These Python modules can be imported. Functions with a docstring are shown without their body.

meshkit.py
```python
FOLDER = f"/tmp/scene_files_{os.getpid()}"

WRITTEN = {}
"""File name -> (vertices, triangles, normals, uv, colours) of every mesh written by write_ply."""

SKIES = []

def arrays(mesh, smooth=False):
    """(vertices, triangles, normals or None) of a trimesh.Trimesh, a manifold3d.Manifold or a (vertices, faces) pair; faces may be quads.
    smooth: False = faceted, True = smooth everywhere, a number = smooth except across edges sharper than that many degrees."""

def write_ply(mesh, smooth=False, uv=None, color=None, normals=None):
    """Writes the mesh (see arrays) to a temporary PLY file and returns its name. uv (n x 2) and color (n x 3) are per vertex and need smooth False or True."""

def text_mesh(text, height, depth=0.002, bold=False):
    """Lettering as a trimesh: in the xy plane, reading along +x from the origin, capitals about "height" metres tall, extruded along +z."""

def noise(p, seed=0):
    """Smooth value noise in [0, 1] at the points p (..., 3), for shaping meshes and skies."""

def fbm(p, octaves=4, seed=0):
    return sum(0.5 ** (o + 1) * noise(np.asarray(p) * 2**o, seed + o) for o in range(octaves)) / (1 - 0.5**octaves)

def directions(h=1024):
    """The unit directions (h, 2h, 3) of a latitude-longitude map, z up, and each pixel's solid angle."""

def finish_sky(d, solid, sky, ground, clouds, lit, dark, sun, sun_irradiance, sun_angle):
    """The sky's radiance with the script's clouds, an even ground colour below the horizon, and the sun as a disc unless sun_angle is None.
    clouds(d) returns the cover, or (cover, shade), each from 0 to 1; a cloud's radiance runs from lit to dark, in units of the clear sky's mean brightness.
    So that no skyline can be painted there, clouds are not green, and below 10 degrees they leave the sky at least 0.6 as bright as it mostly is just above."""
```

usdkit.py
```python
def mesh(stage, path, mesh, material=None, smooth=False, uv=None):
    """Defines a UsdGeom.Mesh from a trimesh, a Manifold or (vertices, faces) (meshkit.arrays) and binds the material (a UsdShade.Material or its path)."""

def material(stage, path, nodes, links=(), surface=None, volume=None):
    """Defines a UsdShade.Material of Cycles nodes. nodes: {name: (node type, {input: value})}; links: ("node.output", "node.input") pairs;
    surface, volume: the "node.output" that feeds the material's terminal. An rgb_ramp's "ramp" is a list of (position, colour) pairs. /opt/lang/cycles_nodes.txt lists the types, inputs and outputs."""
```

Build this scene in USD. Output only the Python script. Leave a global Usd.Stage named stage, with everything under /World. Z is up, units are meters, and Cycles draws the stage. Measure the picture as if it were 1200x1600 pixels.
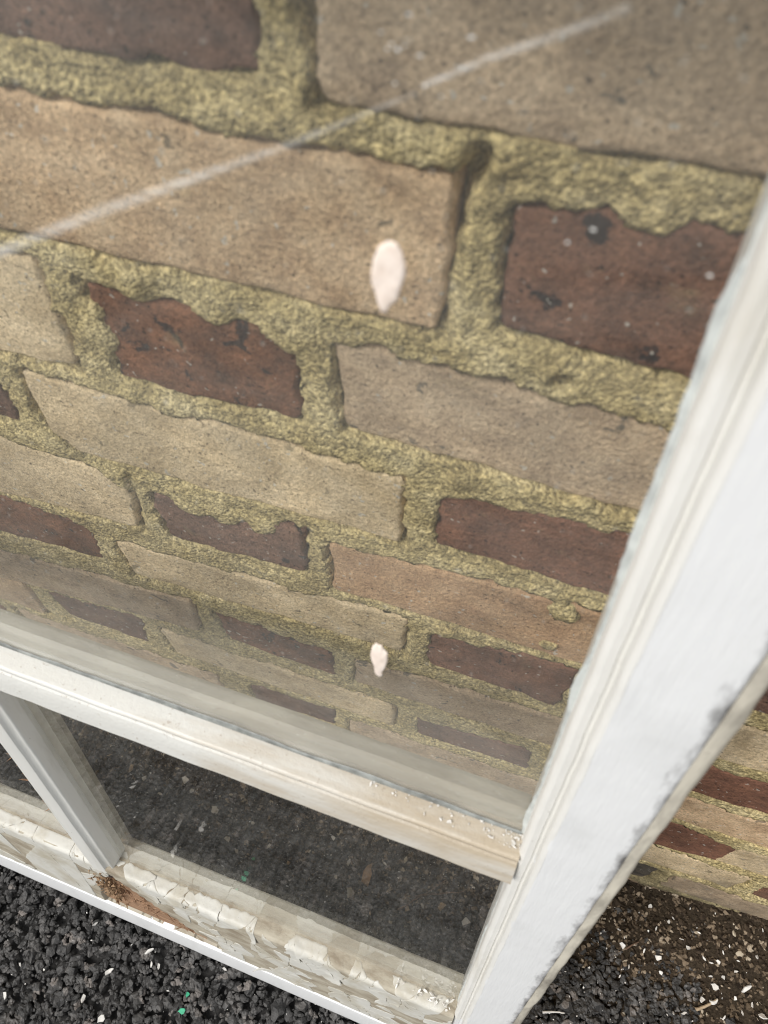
import math, random
import numpy as np
import trimesh
from scipy.spatial import Voronoi
from shapely.geometry import Polygon, box as sbox
from pxr import Gf, Sdf, Usd, UsdGeom, UsdLux, UsdShade
import usdkit, meshkit

rng = np.random.default_rng(7)
random.seed(7)
stage = Usd.Stage.CreateInMemory()
UsdGeom.SetStageUpAxis(stage, UsdGeom.Tokens.z)
UsdGeom.SetStageMetersPerUnit(stage, 1.0)
UsdGeom.Xform.Define(stage, '/World')
UsdGeom.Scope.Define(stage, '/World/Looks')

# ------------------------------------------------------------------ camera
FPX = 1190.525
CAM = np.array([0.1467762, -0.20377807, 0.05819458])
CR = np.array([[0.9506902799753324, 0.3094678724397519, 0.020435936191855672],
               [0.26878096442482863, -0.789238422201855, -0.5521408389923587],
               [-0.15474102469378687, 0.5304077194460316, -0.8335003697832274]])   # right, down, forward
cam = UsdGeom.Camera.Define(stage, '/World/camera')
M4 = Gf.Matrix4d(1.0)
for i, row in enumerate((CR[0], -CR[1], -CR[2])):
    M4.SetRow(i, Gf.Vec4d(*map(float, row), 0.0))
M4.SetRow(3, Gf.Vec4d(*map(float, CAM), 1.0))
cam.AddTransformOp().Set(M4)
FL = 5.7
cam.CreateFocalLengthAttr(FL)
cam.CreateHorizontalApertureAttr(FL * 1200 / FPX)
cam.CreateVerticalApertureAttr(FL * 1600 / FPX)
cam.CreateClippingRangeAttr(Gf.Vec2f(0.01, 1000))
cam.CreateFStopAttr(2.6)
cam.CreateFocusDistanceAttr(0.62)
cam.CreateExposureAttr(0.86)

# ------------------------------------------------------------------ sky and sun (bright overcast)
SUN = np.array([-0.50, -0.62, 0.85]); SUN /= np.linalg.norm(SUN)
EL, ROT = math.asin(SUN[2]), math.atan2(SUN[0], SUN[1])
sky_mat = usdkit.material(stage, '/World/Looks/sky_look', {
    "sky": ("sky_texture", {"sky_type": "single_scattering", "sun_disc": False, "sun_elevation": EL, "sun_rotation": ROT}),
    "tc": ("texture_coordinate", {}),
    "cl": ("noise_texture", {"scale": 2.2, "detail": 5.0, "roughness": 0.55}),
    "cr": ("map_range", {"value": 0.5, "from_min": 0.25, "from_max": 0.6, "to_min": 0.55, "to_max": 0.95, "clamp": True}),
    "mx": ("mix_color", {"blend_type": "mix", "b": (2.78, 2.78, 2.74), "use_clamp": False}),
    "bg": ("background_shader", {"strength": 0.13}),
}, [("tc.generated", "cl.vector"), ("cl.fac", "cr.value"), ("cr.result", "mx.fac"), ("sky.color", "mx.a"),
    ("mx.result", "bg.color")], surface="bg.background")
dome = UsdLux.DomeLight.Define(stage, '/World/sky')
UsdShade.MaterialBindingAPI.Apply(dome.GetPrim()).Bind(sky_mat)
dome.GetPrim().SetCustomDataByKey('kind', 'structure')
sun = UsdLux.DistantLight.Define(stage, '/World/sun')
sun.CreateNormalizeAttr(True) if hasattr(sun, 'CreateNormalizeAttr') else None
sun.CreateIntensityAttr(0.48)
sun.CreateAngleAttr(24.0)
sun.CreateColorAttr(Gf.Vec3f(1.0, 0.97, 0.93))
zx = SUN; xx = np.cross([0, 0, 1.0], zx); xx /= np.linalg.norm(xx); yx = np.cross(zx, xx)
L4 = Gf.Matrix4d(1.0)
for i, row in enumerate((xx, yx, zx)):
    L4.SetRow(i, Gf.Vec4d(*map(float, row), 0.0))
sun.AddTransformOp().Set(L4)

# ------------------------------------------------------------------ helpers
used = {}
def numbered(path):
    k = used.get(path, -1) + 1
    used[path] = k
    return path if k == 0 else f'{path}_{k:03d}'

def obj(name, mesh, mat, parent='/World', smooth=40):
    path = numbered(f'{parent}/{name}')
    usdkit.mesh(stage, path, mesh, mat, smooth=smooth)
    return path

def thing(name, loc=(0, 0, 0), m=None):
    path = numbered(f'/World/{name}')
    x = UsdGeom.Xform.Define(stage, path)
    if m is None:
        x.AddTranslateOp().Set(Gf.Vec3d(*map(float, loc)))
    else:
        x.AddTransformOp().Set(m)
    return path

def tag(path, label=None, category=None, group=None, kind=None):
    p = stage.GetPrimAtPath(path)
    for k, v in (('label', label), ('category', category), ('group', group), ('kind', kind)):
        if v:
            p.SetCustomDataByKey(k, v)
    return path

def mat(name, nodes, links, surface="p.BSDF"):
    return usdkit.material(stage, f'/World/Looks/{name}', nodes, links, surface=surface)

fbm, noise = meshkit.fbm, meshkit.noise
def fb(p, s, seed=0, oct=3):
    return fbm(np.asarray(p) * s, oct, seed) - 0.5

def grid_faces(nu, nv):
    """faces of an (nu x nv) vertex grid, row-major with index i*nv+j"""
    i, j = np.meshgrid(np.arange(nu - 1), np.arange(nv - 1), indexing='ij')
    a = (i * nv + j).ravel(); b = a + nv; c = b + 1; d = a + 1
    return np.vstack([np.stack([a, b, c], 1), np.stack([a, c, d], 1)])

def ray(px, py):
    return np.array([(px - 600) / FPX, (py - 800) / FPX, 1.0]) @ CR
def hit(px, py, n, d):
    r = ray(px, py)
    return CAM + r * ((d - n @ CAM) / (n @ r))
def wall_pt(px, py):
    p = hit(px, py, np.array([0, 1.0, 0]), 0.0)
    return np.array([p[0], p[2]])

# ------------------------------------------------------------------ materials
def brick_mat(name, c0, c1, c2, spot, spot_amt, grain=1.0, pale=(.6, .57, .5), smear=0.22):
    return mat(name, {
        "g": ("geometry", {}),
        "n1": ("noise_texture", {"scale": 55.0, "detail": 6.0, "roughness": 0.65}),
        "r1": ("rgb_ramp", {"ramp": [(0.30, c0), (0.5, c1), (0.72, c2)]}),
        "n2": ("noise_texture", {"scale": 480.0, "detail": 4.0, "roughness": 0.8}),
        "r2": ("map_range", {"from_min": 0.3, "from_max": 0.7, "to_min": 0.60, "to_max": 1.48, "clamp": True}),
        "m1": ("mix_color", {"blend_type": "multiply", "fac": 1.0, "use_clamp": False}),
        "n3": ("noise_texture", {"scale": 58.0, "detail": 5.0, "roughness": 0.6, "distortion": 0.4}),
        "r3": ("map_range", {"from_min": spot_amt - 0.035, "from_max": spot_amt - 0.005, "to_min": 0.0, "to_max": 0.85, "clamp": True}),
        "m2": ("mix_color", {"blend_type": "mix", "b": spot}),
        "v": ("noise_texture", {"scale": 420.0, "detail": 2.0, "roughness": 0.5}),
        "r4": ("map_range", {"from_min": 0.66, "from_max": 0.69, "to_min": 0.0, "to_max": 0.85, "clamp": True}),
        "m3": ("mix_color", {"blend_type": "mix", "b": (c0[0] * .3, c0[1] * .3, c0[2] * .3)}),
        "n5": ("noise_texture", {"scale": 260.0, "detail": 2.0, "roughness": 0.4, "distortion": 0.3}),
        "r5": ("map_range", {"from_min": 0.70, "from_max": 0.72, "to_min": 0.0, "to_max": 0.7, "clamp": True}),
        "m4": ("mix_color", {"blend_type": "mix", "b": pale}),
        "nl": ("noise_texture", {"scale": 17.0, "detail": 4.0, "roughness": 0.6}),
        "rl": ("map_range", {"from_min": 0.3, "from_max": 0.7, "to_min": 0.72, "to_max": 1.26, "clamp": True}),
        "ml": ("mix_color", {"blend_type": "multiply", "fac": 1.0, "use_clamp": False}),
        "ns": ("noise_texture", {"scale": 48.0, "detail": 6.0, "roughness": 0.7, "distortion": 0.5}),
        "rs": ("map_range", {"from_min": 0.60, "from_max": 0.70, "to_min": 0.0, "to_max": smear, "clamp": True}),
        "ms": ("mix_color", {"blend_type": "mix", "b": (.40, .33, .17)}),
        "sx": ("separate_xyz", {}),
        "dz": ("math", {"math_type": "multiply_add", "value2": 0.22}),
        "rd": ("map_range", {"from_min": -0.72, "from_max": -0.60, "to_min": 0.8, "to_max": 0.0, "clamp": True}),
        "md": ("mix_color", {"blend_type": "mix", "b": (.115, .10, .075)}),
        "hh": ("math", {"math_type": "multiply_add", "value2": 0.35}),
        "nb": ("noise_texture", {"scale": 330.0, "detail": 4.0, "roughness": 0.7}),
        "b": ("bump", {"strength": 0.9 * grain, "distance": 0.0030}),
        "p": ("principled_bsdf", {"roughness": 0.93, "specular_ior_level": 0.25}),
    }, [("g.position", "n1.vector"), ("g.position", "n2.vector"), ("g.position", "n3.vector"), ("g.position", "v.vector"),
        ("g.position", "nb.vector"), ("g.position", "n5.vector"),
        ("n1.fac", "r1.fac"), ("n2.fac", "r2.value"), ("r1.color", "m1.a"), ("r2.result", "m1.b"),
        ("n3.fac", "r3.value"), ("r3.result", "m2.fac"), ("m1.result", "m2.a"),
        ("v.fac", "r4.value"), ("r4.result", "m3.fac"), ("m2.result", "m3.a"),
        ("n5.fac", "r5.value"), ("r5.result", "m4.fac"), ("m3.result", "m4.a"),
        ("g.position", "nl.vector"), ("nl.fac", "rl.value"), ("m4.result", "ml.a"), ("rl.result", "ml.b"),
        ("g.position", "ns.vector"), ("ns.fac", "rs.value"), ("rs.result", "ms.fac"), ("ml.result", "ms.a"),
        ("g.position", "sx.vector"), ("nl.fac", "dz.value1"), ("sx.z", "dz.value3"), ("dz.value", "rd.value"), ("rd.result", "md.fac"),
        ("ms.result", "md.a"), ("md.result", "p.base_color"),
        ("n2.fac", "hh.value1"), ("nb.fac", "hh.value3"), ("hh.value", "b.height"), ("b.normal", "p.normal")])

BUFF = [
    brick_mat('buff_brick_warm', (.42, .28, .165), (.58, .41, .25), (.66, .49, .315), (.20, .16, .11), 0.70),
    brick_mat('buff_brick_pale', (.49, .37, .22), (.63, .49, .305), (.70, .56, .37), (.26, .21, .13), 0.68),
    brick_mat('buff_brick_grey', (.37, .27, .18), (.51, .38, .25), (.59, .455, .31), (.15, .13, .10), 0.66),
    brick_mat('buff_brick_orange', (.38, .23, .13), (.52, .335, .195), (.60, .41, .25), (.25, .17, .10), 0.70),
]
RED = [
    brick_mat('red_brick_rust', (.09, .05, .034), (.195, .092, .053), (.30, .14, .076), (.022, .023, .025), 0.625),
    brick_mat('red_brick_brown', (.115, .062, .042), (.205, .104, .068), (.265, .135, .082), (.020, .022, .025), 0.66),
    brick_mat('red_brick_purple', (.11, .066, .05), (.195, .112, .08), (.25, .145, .098), (.03, .032, .035), 0.67),
    brick_mat('red_brick_bright', (.12, .06, .041), (.215, .105, .067), (.28, .135, .082), (.05, .03, .028), 0.70),
    brick_mat('dark_brick', (.055, .045, .038), (.085, .068, .055), (.12, .095, .075), (.02, .02, .02), 0.62),
]
MORTAR = mat('mortar_look', {
    "g": ("geometry", {}),
    "n1": ("noise_texture", {"scale": 38.0, "detail": 5.0, "roughness": 0.65}),
    "r1": ("rgb_ramp", {"ramp": [(0.28, (.29, .225, .105)), (0.5, (.46, .37, .185)), (0.72, (.58, .485, .28))]}),
    "n2": ("noise_texture", {"scale": 360.0, "detail": 3.0, "roughness": 0.75}),
    "r2": ("map_range", {"from_min": 0.32, "from_max": 0.68, "to_min": 0.5, "to_max": 1.4, "clamp": True}),
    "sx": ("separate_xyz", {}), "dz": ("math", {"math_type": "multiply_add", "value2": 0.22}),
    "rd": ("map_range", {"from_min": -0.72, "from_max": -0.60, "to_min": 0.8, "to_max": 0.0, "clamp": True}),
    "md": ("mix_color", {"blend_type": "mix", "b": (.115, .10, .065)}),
    "m1": ("mix_color", {"blend_type": "multiply", "fac": 1.0, "use_clamp": False}),
    "vo": ("voronoi_texture", {"scale": 620.0, "randomness": 1.0}),
    "vs": ("separate_color", {}),
    "rv": ("map_range", {"from_min": 0.0, "from_max": 1.0, "to_min": 0.66, "to_max": 1.32}),
    "mv": ("mix_color", {"blend_type": "multiply", "fac": 1.0, "use_clamp": False}),
    "hv": ("math", {"math_type": "multiply_add", "value2": -0.75}),
    "b": ("bump", {"strength": 0.85, "distance": 0.0018}),
    "p": ("principled_bsdf", {"roughness": 0.95, "specular_ior_level": 0.2}),
}, [("g.position", "n1.vector"), ("g.position", "n2.vector"), ("n1.fac", "r1.fac"), ("n2.fac", "r2.value"), ("r1.color", "m1.a"),
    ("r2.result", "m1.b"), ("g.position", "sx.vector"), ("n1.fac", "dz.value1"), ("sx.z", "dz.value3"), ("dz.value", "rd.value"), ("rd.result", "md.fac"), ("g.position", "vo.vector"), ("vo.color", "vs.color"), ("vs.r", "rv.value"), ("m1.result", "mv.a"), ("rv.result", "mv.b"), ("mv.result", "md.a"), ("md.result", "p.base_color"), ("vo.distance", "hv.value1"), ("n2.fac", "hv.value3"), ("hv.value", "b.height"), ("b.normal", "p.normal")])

def paint_mat(name, clean, dirt, dirt_lo, dirt_hi, rough=0.42, scale=14.0, bump=0.0005, stretch=(1, 1, 1), speck=0.70):
    """old gloss paint with patchy dirt; object coordinates are u, v, n of the sash"""
    return mat(name, {
        "t": ("texture_coordinate", {}),
        "mp": ("mapping", {"mapping_type": "point", "scale": stretch}),
        "n1": ("noise_texture", {"scale": scale, "detail": 7.0, "roughness": 0.62, "distortion": 0.3}),
        "r1": ("map_range", {"from_min": dirt_lo, "from_max": dirt_hi, "to_min": 0.0, "to_max": 1.0, "clamp": True}),
        "m1": ("mix_color", {"blend_type": "mix", "a": clean, "b": dirt}),
        "n2": ("noise_texture", {"scale": 330.0, "detail": 3.0, "roughness": 0.6}),
        "r2": ("map_range", {"from_min": speck, "from_max": speck + 0.05, "to_min": 0.0, "to_max": 0.6, "clamp": True}),
        "m2": ("mix_color", {"blend_type": "mix", "b": (.22, .19, .15)}),
        "n3": ("noise_texture", {"scale": 120.0, "detail": 4.0, "roughness": 0.55}),
        "b": ("bump", {"strength": 0.6, "distance": bump}),
        "p": ("principled_bsdf", {"roughness": rough, "specular_ior_level": 0.45}),
    }, [("t.object", "mp.vector"), ("mp.vector", "n1.vector"), ("t.object", "n2.vector"), ("mp.vector", "n3.vector"),
        ("n1.fac", "r1.value"), ("r1.result", "m1.fac"), ("n2.fac", "r2.value"), ("r2.result", "m2.fac"),
        ("m1.result", "m2.a"), ("m2.result", "p.base_color"), ("n3.fac", "b.height"), ("b.normal", "p.normal")])

WHITE = paint_mat('white_gloss_paint', (.72, .725, .725), (.62, .625, .62), 0.55, 0.8, 0.38, 9.0, 0.0007, (3, 0.6, 1), 0.76)
CREAM = paint_mat('cream_moulding_paint', (.71, .70, .665), (.54, .51, .44), 0.58, 0.8, 0.42, 16.0, 0.0005, (2, 0.5, 2), 0.72)
GREYP = paint_mat('grey_bar_paint', (.62, .615, .58), (.45, .435, .385), 0.5, 0.78, 0.5, 12.0, 0.0004, (3, .6, 3), 0.70)
FLAKEP = paint_mat('flaking_cream_paint', (.54, .53, .485), (.40, .365, .285), 0.44, 0.68, 0.55, 26.0, 0.0009, (1, 1, 1), 0.69)
PRIMER = paint_mat('dirty_primer_paint', (.40, .365, .29), (.24, .20, .145), 0.40, 0.64, 0.75, 40.0, 0.0012, (1, 2, 2), 0.64)
STAIN = paint_mat('stained_edge_paint', (.55, .52, .43), (.055, .055, .06), 0.48, 0.60, 0.6, 42.0, 0.001, (1.6, .35, 1.6), 0.66)
EDGE = paint_mat('bare_edge_paint', (.58, .54, .45), (.20, .18, .15), 0.44, 0.70, 0.65, 46.0, 0.0008, (1.4, .4, 1.4), 0.68)
# the transom: clean white to the left, dust settled towards the stile
TRANS = mat('dusty_transom_paint', {
    "t": ("texture_coordinate", {}), "sx": ("separate_xyz", {}),
    "gr": ("map_range", {"from_min": -0.02, "from_max": 0.20, "to_min": -0.10, "to_max": 0.34, "clamp": True}),
    "mp": ("mapping", {"mapping_type": "point", "scale": (0.5, 3, 3)}),
    "n1": ("noise_texture", {"scale": 22.0, "detail": 7.0, "roughness": 0.65}),
    "ad": ("math", {"math_type": "add"}),
    "r1": ("map_range", {"from_min": 0.50, "from_max": 0.88, "to_min": 0.0, "to_max": 1.0, "clamp": True}),
    "m1": ("mix_color", {"blend_type": "mix", "a": (.60, .595, .56), "b": (.42, .355, .265)}),
    "n2": ("noise_texture", {"scale": 420.0, "detail": 2.0, "roughness": 0.6}),
    "r2": ("map_range", {"from_min": 0.66, "from_max": 0.72, "to_min": 0.0, "to_max": 0.45, "clamp": True}),
    "m2": ("mix_color", {"blend_type": "mix", "b": (.30, .24, .18)}),
    "b": ("bump", {"strength": 0.5, "distance": 0.0006}),
    "p": ("principled_bsdf", {"roughness": 0.45, "specular_ior_level": 0.45}),
}, [("t.object", "sx.vector"), ("sx.x", "gr.value"), ("t.object", "mp.vector"), ("mp.vector", "n1.vector"), ("n1.fac", "ad.value1"),
    ("gr.result", "ad.value2"), ("ad.value", "r1.value"), ("r1.result", "m1.fac"), ("t.object", "n2.vector"), ("n2.fac", "r2.value"),
    ("r2.result", "m2.fac"), ("m1.result", "m2.a"), ("m2.result", "p.base_color"), ("n2.fac", "b.height"), ("b.normal", "p.normal")])

def wood_mat(name, c0, c1, axis=(2, 40, 40)):
    return mat(name, {
        "t": ("texture_coordinate", {}), "mp": ("mapping", {"mapping_type": "point", "scale": axis}),
        "n": ("noise_texture", {"scale": 18.0, "detail": 6.0, "roughness": 0.65}),
        "r": ("rgb_ramp", {"ramp": [(0.3, c0), (0.65, c1)]}),
        "b": ("bump", {"strength": 0.9, "distance": 0.0015}),
        "p": ("principled_bsdf", {"roughness": 0.8, "specular_ior_level": 0.3}),
    }, [("t.object", "mp.vector"), ("mp.vector", "n.vector"), ("n.fac", "r.fac"), ("r.color", "p.base_color"), ("n.fac", "b.height"), ("b.normal", "p.normal")])
WOOD = wood_mat('bare_softwood', (.17, .095, .055), (.40, .25, .155))
ROTWOOD = wood_mat('rotten_softwood', (.10, .055, .03), (.40, .27, .16))
DARK = mat('dark_hollow', {"p": ("principled_bsdf", {"base_color": (.03, .02, .015), "roughness": 0.9})}, [])

def glass_mat(name, lo, hi, streak, foot, foot_h, foot_amt):
    """clear pane with dust film, smears and scratches"""
    return mat(name, {
        "g": ("geometry", {}), "t": ("texture_coordinate", {}),
        "io": ("mix_float", {"a": 1.5, "b": 0.66667, "use_clamp": False}),
        "fr": ("fresnel", {}),
        "tr": ("transparent_bsdf", {"color": (.992, .997, .993)}),
        "gl": ("glossy_bsdf", {"color": (1, 1, 1), "roughness": 0.015}),
        "mx": ("mix_closure", {}),
        "mp": ("mapping", {"mapping_type": "point", "rotation": (0, 0, 0.5), "scale": streak}),
        "n1": ("noise_texture", {"scale": 9.0, "detail": 6.0, "roughness": 0.7, "distortion": 0.6}),
        "r1": ("map_range", {"from_min": 0.35, "from_max": 0.75, "to_min": lo, "to_max": hi, "clamp": True}),
        "n2": ("noise_texture", {"scale": 300.0, "detail": 2.0, "roughness": 0.5}),
        "r2": ("map_range", {"from_min": 0.71, "from_max": 0.76, "to_min": 0.0, "to_max": 0.35, "clamp": True}),
        "sx": ("separate_xyz", {}),
        "ft": ("map_range", {"from_min": foot, "from_max": foot + foot_h, "to_min": 1.0, "to_max": 0.0, "clamp": True}),
        "fp": ("math", {"math_type": "power", "value2": 1.7}),
        "fm": ("math", {"math_type": "multiply"}), "fs": ("math", {"math_type": "multiply_add", "value2": foot_amt * 2}),
        "ad": ("math", {"math_type": "add", "use_clamp": True}),
        "df": ("diffuse_bsdf", {"color": (.62, .62, .58)}),
        "tl": ("translucent_bsdf", {"color": (.62, .62, .58)}),
        "dm": ("mix_closure", {"fac": 0.4}),
        "out": ("mix_closure", {}),
    }, [("g.backfacing", "io.fac"), ("io.result", "fr.IOR"), ("fr.fac", "mx.fac"), ("tr.BSDF", "mx.closure1"), ("gl.BSDF", "mx.closure2"),
        ("t.object", "mp.vector"), ("mp.vector", "n1.vector"), ("n1.fac", "r1.value"), ("t.object", "n2.vector"), ("n2.fac", "r2.value"),
        ("t.object", "sx.vector"), ("sx.y", "ft.value"), ("ft.result", "fp.value1"), ("fp.value", "fm.value1"), ("n1.fac", "fm.value2"), ("fm.value", "fs.value1"), ("r1.result", "fs.value3"), ("fs.value", "ad.value1"), ("r2.result", "ad.value2"), ("ad.value", "out.fac"), ("df.BSDF", "dm.closure1"), ("tl.BSDF", "dm.closure2"),
        ("mx.closure", "out.closure1"), ("dm.closure", "out.closure2")], surface="out.closure")
GLASS = glass_mat('dusty_pane_glass', 0.012, 0.065, (1.0, 3.0, 1.0), 0.513, 0.13, 0.13)
GLASSL = glass_mat('dirty_lower_glass', 0.004, 0.04, (1.0, 2.0, 1.0), 0.165, 0.06, 0.06)
SEAL = mat('grey_sealant', {
    "t": ("texture_coordinate", {}), "n": ("noise_texture", {"scale": 150.0, "detail": 4.0}),
    "r": ("rgb_ramp", {"ramp": [(0.3, (.40, .42, .41)), (0.7, (.58, .61, .59))]}),
    "p": ("principled_bsdf", {"roughness": 0.35})}, [("t.object", "n.vector"), ("n.fac", "r.fac"), ("r.color", "p.base_color")])
PLASTER = mat('pink_plaster', {
    "t": ("texture_coordinate", {}), "n": ("noise_texture", {"scale": 160.0, "detail": 5.0, "roughness": 0.6}),
    "r": ("rgb_ramp", {"ramp": [(0.3, (.72, .60, .51)), (0.7, (.86, .76, .68))]}),
    "b": ("bump", {"strength": 0.5, "distance": 0.0006}),
    "p": ("principled_bsdf", {"roughness": 0.85, "specular_ior_level": 0.2})},
    [("t.object", "n.vector"), ("n.fac", "r.fac"), ("r.color", "p.base_color"), ("n.fac", "b.height"), ("b.normal", "p.normal")])
SMEAR = mat('white_paint_smear', {
    "t": ("texture_coordinate", {}), "mp": ("mapping", {"mapping_type": "point", "rotation": (0, 0, -0.44), "scale": (6, 300, 1)}),
    "n": ("noise_texture", {"scale": 3.0, "detail": 5.0, "roughness": 0.75}),
    "sp": ("separate_xyz", {}), "e1": ("math", {"math_type": "pingpong", "value2": 0.5}), "e2": ("map_range", {"from_min": 0.0, "from_max": 0.42, "to_min": 0.0, "to_max": 0.62, "clamp": True}),
    "fx": ("map_range", {"from_min": 0.5, "from_max": 0.75, "to_min": 1.0, "to_max": 0.5, "clamp": True}), "mf": ("math", {"math_type": "multiply"}),
    "ml": ("math", {"math_type": "multiply", "use_clamp": True}),
    "r": ("map_range", {"from_min": 0.36, "from_max": 0.64, "to_min": 0.12, "to_max": 1.0, "clamp": True}),
    "tr": ("transparent_bsdf", {"color": (1, 1, 1)}), "d": ("diffuse_bsdf", {"color": (.80, .77, .72)}), "mx": ("mix_closure", {})},
    [("t.object", "mp.vector"), ("mp.vector", "n.vector"), ("t.UV", "sp.vector"), ("sp.y", "e1.value1"), ("e1.value", "e2.value"), ("sp.x", "fx.value"), ("e2.result", "mf.value1"), ("fx.result", "mf.value2"), ("mf.value", "ml.value1"), ("r.result", "ml.value2"), ("n.fac", "r.value"), ("ml.value", "mx.fac"), ("tr.BSDF", "mx.closure1"), ("d.BSDF", "mx.closure2")],
    surface="mx.closure")

def plain(name, c, rough=0.8, var=0.35, scale=60.0, spec=0.4, bump=0.0):
    lo = tuple(x * (1 - var) for x in c); hi = tuple(min(1, x * (1 + var)) for x in c)
    return mat(name, {"g": ("geometry", {}), "n": ("noise_texture", {"scale": scale, "detail": 4.0, "roughness": 0.65}),
                      "r": ("rgb_ramp", {"ramp": [(0.32, lo), (0.68, hi)]}),
                      "b": ("bump", {"strength": 0.7, "distance": max(bump, 1e-5)}),
                      "p": ("principled_bsdf", {"roughness": rough, "specular_ior_level": spec})},
               [("g.position", "n.vector"), ("n.fac", "r.fac"), ("r.color", "p.base_color"), ("n.fac", "b.height"), ("b.normal", "p.normal")])
TAR = plain('tarmac_binder', (.020, .019, .018), 0.75, 0.5, 500, 0.4, 0.001)
STONE = mat('tarmac_stone_look', {
    "g": ("geometry", {}), "n": ("noise_texture", {"scale": 500.0, "detail": 4.0, "roughness": 0.65}),
    "vo": ("voronoi_texture", {"scale": 120.0}), "vs": ("separate_color", {}),
    "rr": ("rgb_ramp", {"ramp": [(0.0, (.020, .019, .018)), (0.6, (.042, .040, .038)), (0.9, (.075, .071, .067)), (1.0, (.17, .15, .135))]}),
    "r2": ("map_range", {"from_min": .3, "from_max": .7, "to_min": .55, "to_max": 1.5}),
    "m": ("mix_color", {"blend_type": "multiply", "fac": 1.0, "use_clamp": False}),
    "b": ("bump", {"strength": 0.8, "distance": 0.0012}),
    "p": ("principled_bsdf", {"roughness": 0.5, "specular_ior_level": 0.5})},
    [("g.position", "n.vector"), ("g.position", "vo.vector"), ("vo.color", "vs.color"), ("vs.r", "rr.fac"), ("rr.color", "m.a"), ("n.fac", "r2.value"), ("r2.result", "m.b"),
     ("m.result", "p.base_color"), ("n.fac", "b.height"), ("b.normal", "p.normal")])
SOIL = plain('dark_soil', (.040, .030, .020), 0.95, 0.5, 420, 0.15, 0.003)
CRUMB = mat('soil_crumb_look', {
    "g": ("geometry", {}), "vo": ("voronoi_texture", {"scale": 230.0}), "vs": ("separate_color", {}),
    "rr": ("rgb_ramp", {"ramp": [(0.0, (.018, .013, .009)), (0.45, (.055, .04, .027)), (0.75, (.12, .09, .06)), (0.92, (.24, .185, .13)), (1.0, (.45, .39, .30))]}),
    "p": ("principled_bsdf", {"roughness": 0.95, "specular_ior_level": 0.15})}, [("g.position", "vo.vector"), ("vo.color", "vs.color"), ("vs.r", "rr.fac"), ("rr.color", "p.base_color")])
CHIPW = plain('white_paint_chip', (.66, .64, .60), 0.6, 0.2, 200)
CHIPG = plain('green_plastic', (.05, .36, .20), 0.4, 0.2, 200)
CHIPO = plain('brown_leaf', (.36, .22, .10), 0.8, 0.3, 150)
CHIPB = plain('buff_wood_chip', (.42, .32, .21), 0.8, 0.3, 150)
TWIG = plain('twig_bark', (.16, .10, .065), 0.85, 0.3, 200)

# ------------------------------------------------------------------ the brick wall (Flemish bond), face at y = 0
P_, H_, J_, BT = 0.3360913, 0.0921193, 0.0167244, 0.0169226
CZ = 0.075
wall = thing('brick_wall')
tag(wall, 'Flemish bond wall of buff stretchers and red headers in yellow sandy mortar', 'wall')

def ground_z(x, y):
    x = np.asarray(x, float); y = np.asarray(y, float)
    front = -0.8377 + 0.0632 * np.clip(x, -1.2, 1.6)
    wl = -0.836 + 0.26 * np.clip(x - 0.39, 0, 0.25) + 0.04 * np.clip(x, -1.2, 0.0)
    t = np.clip((y + 0.19) / 0.19, 0, 1)
    return front * (1 - t) + wl * t

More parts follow.
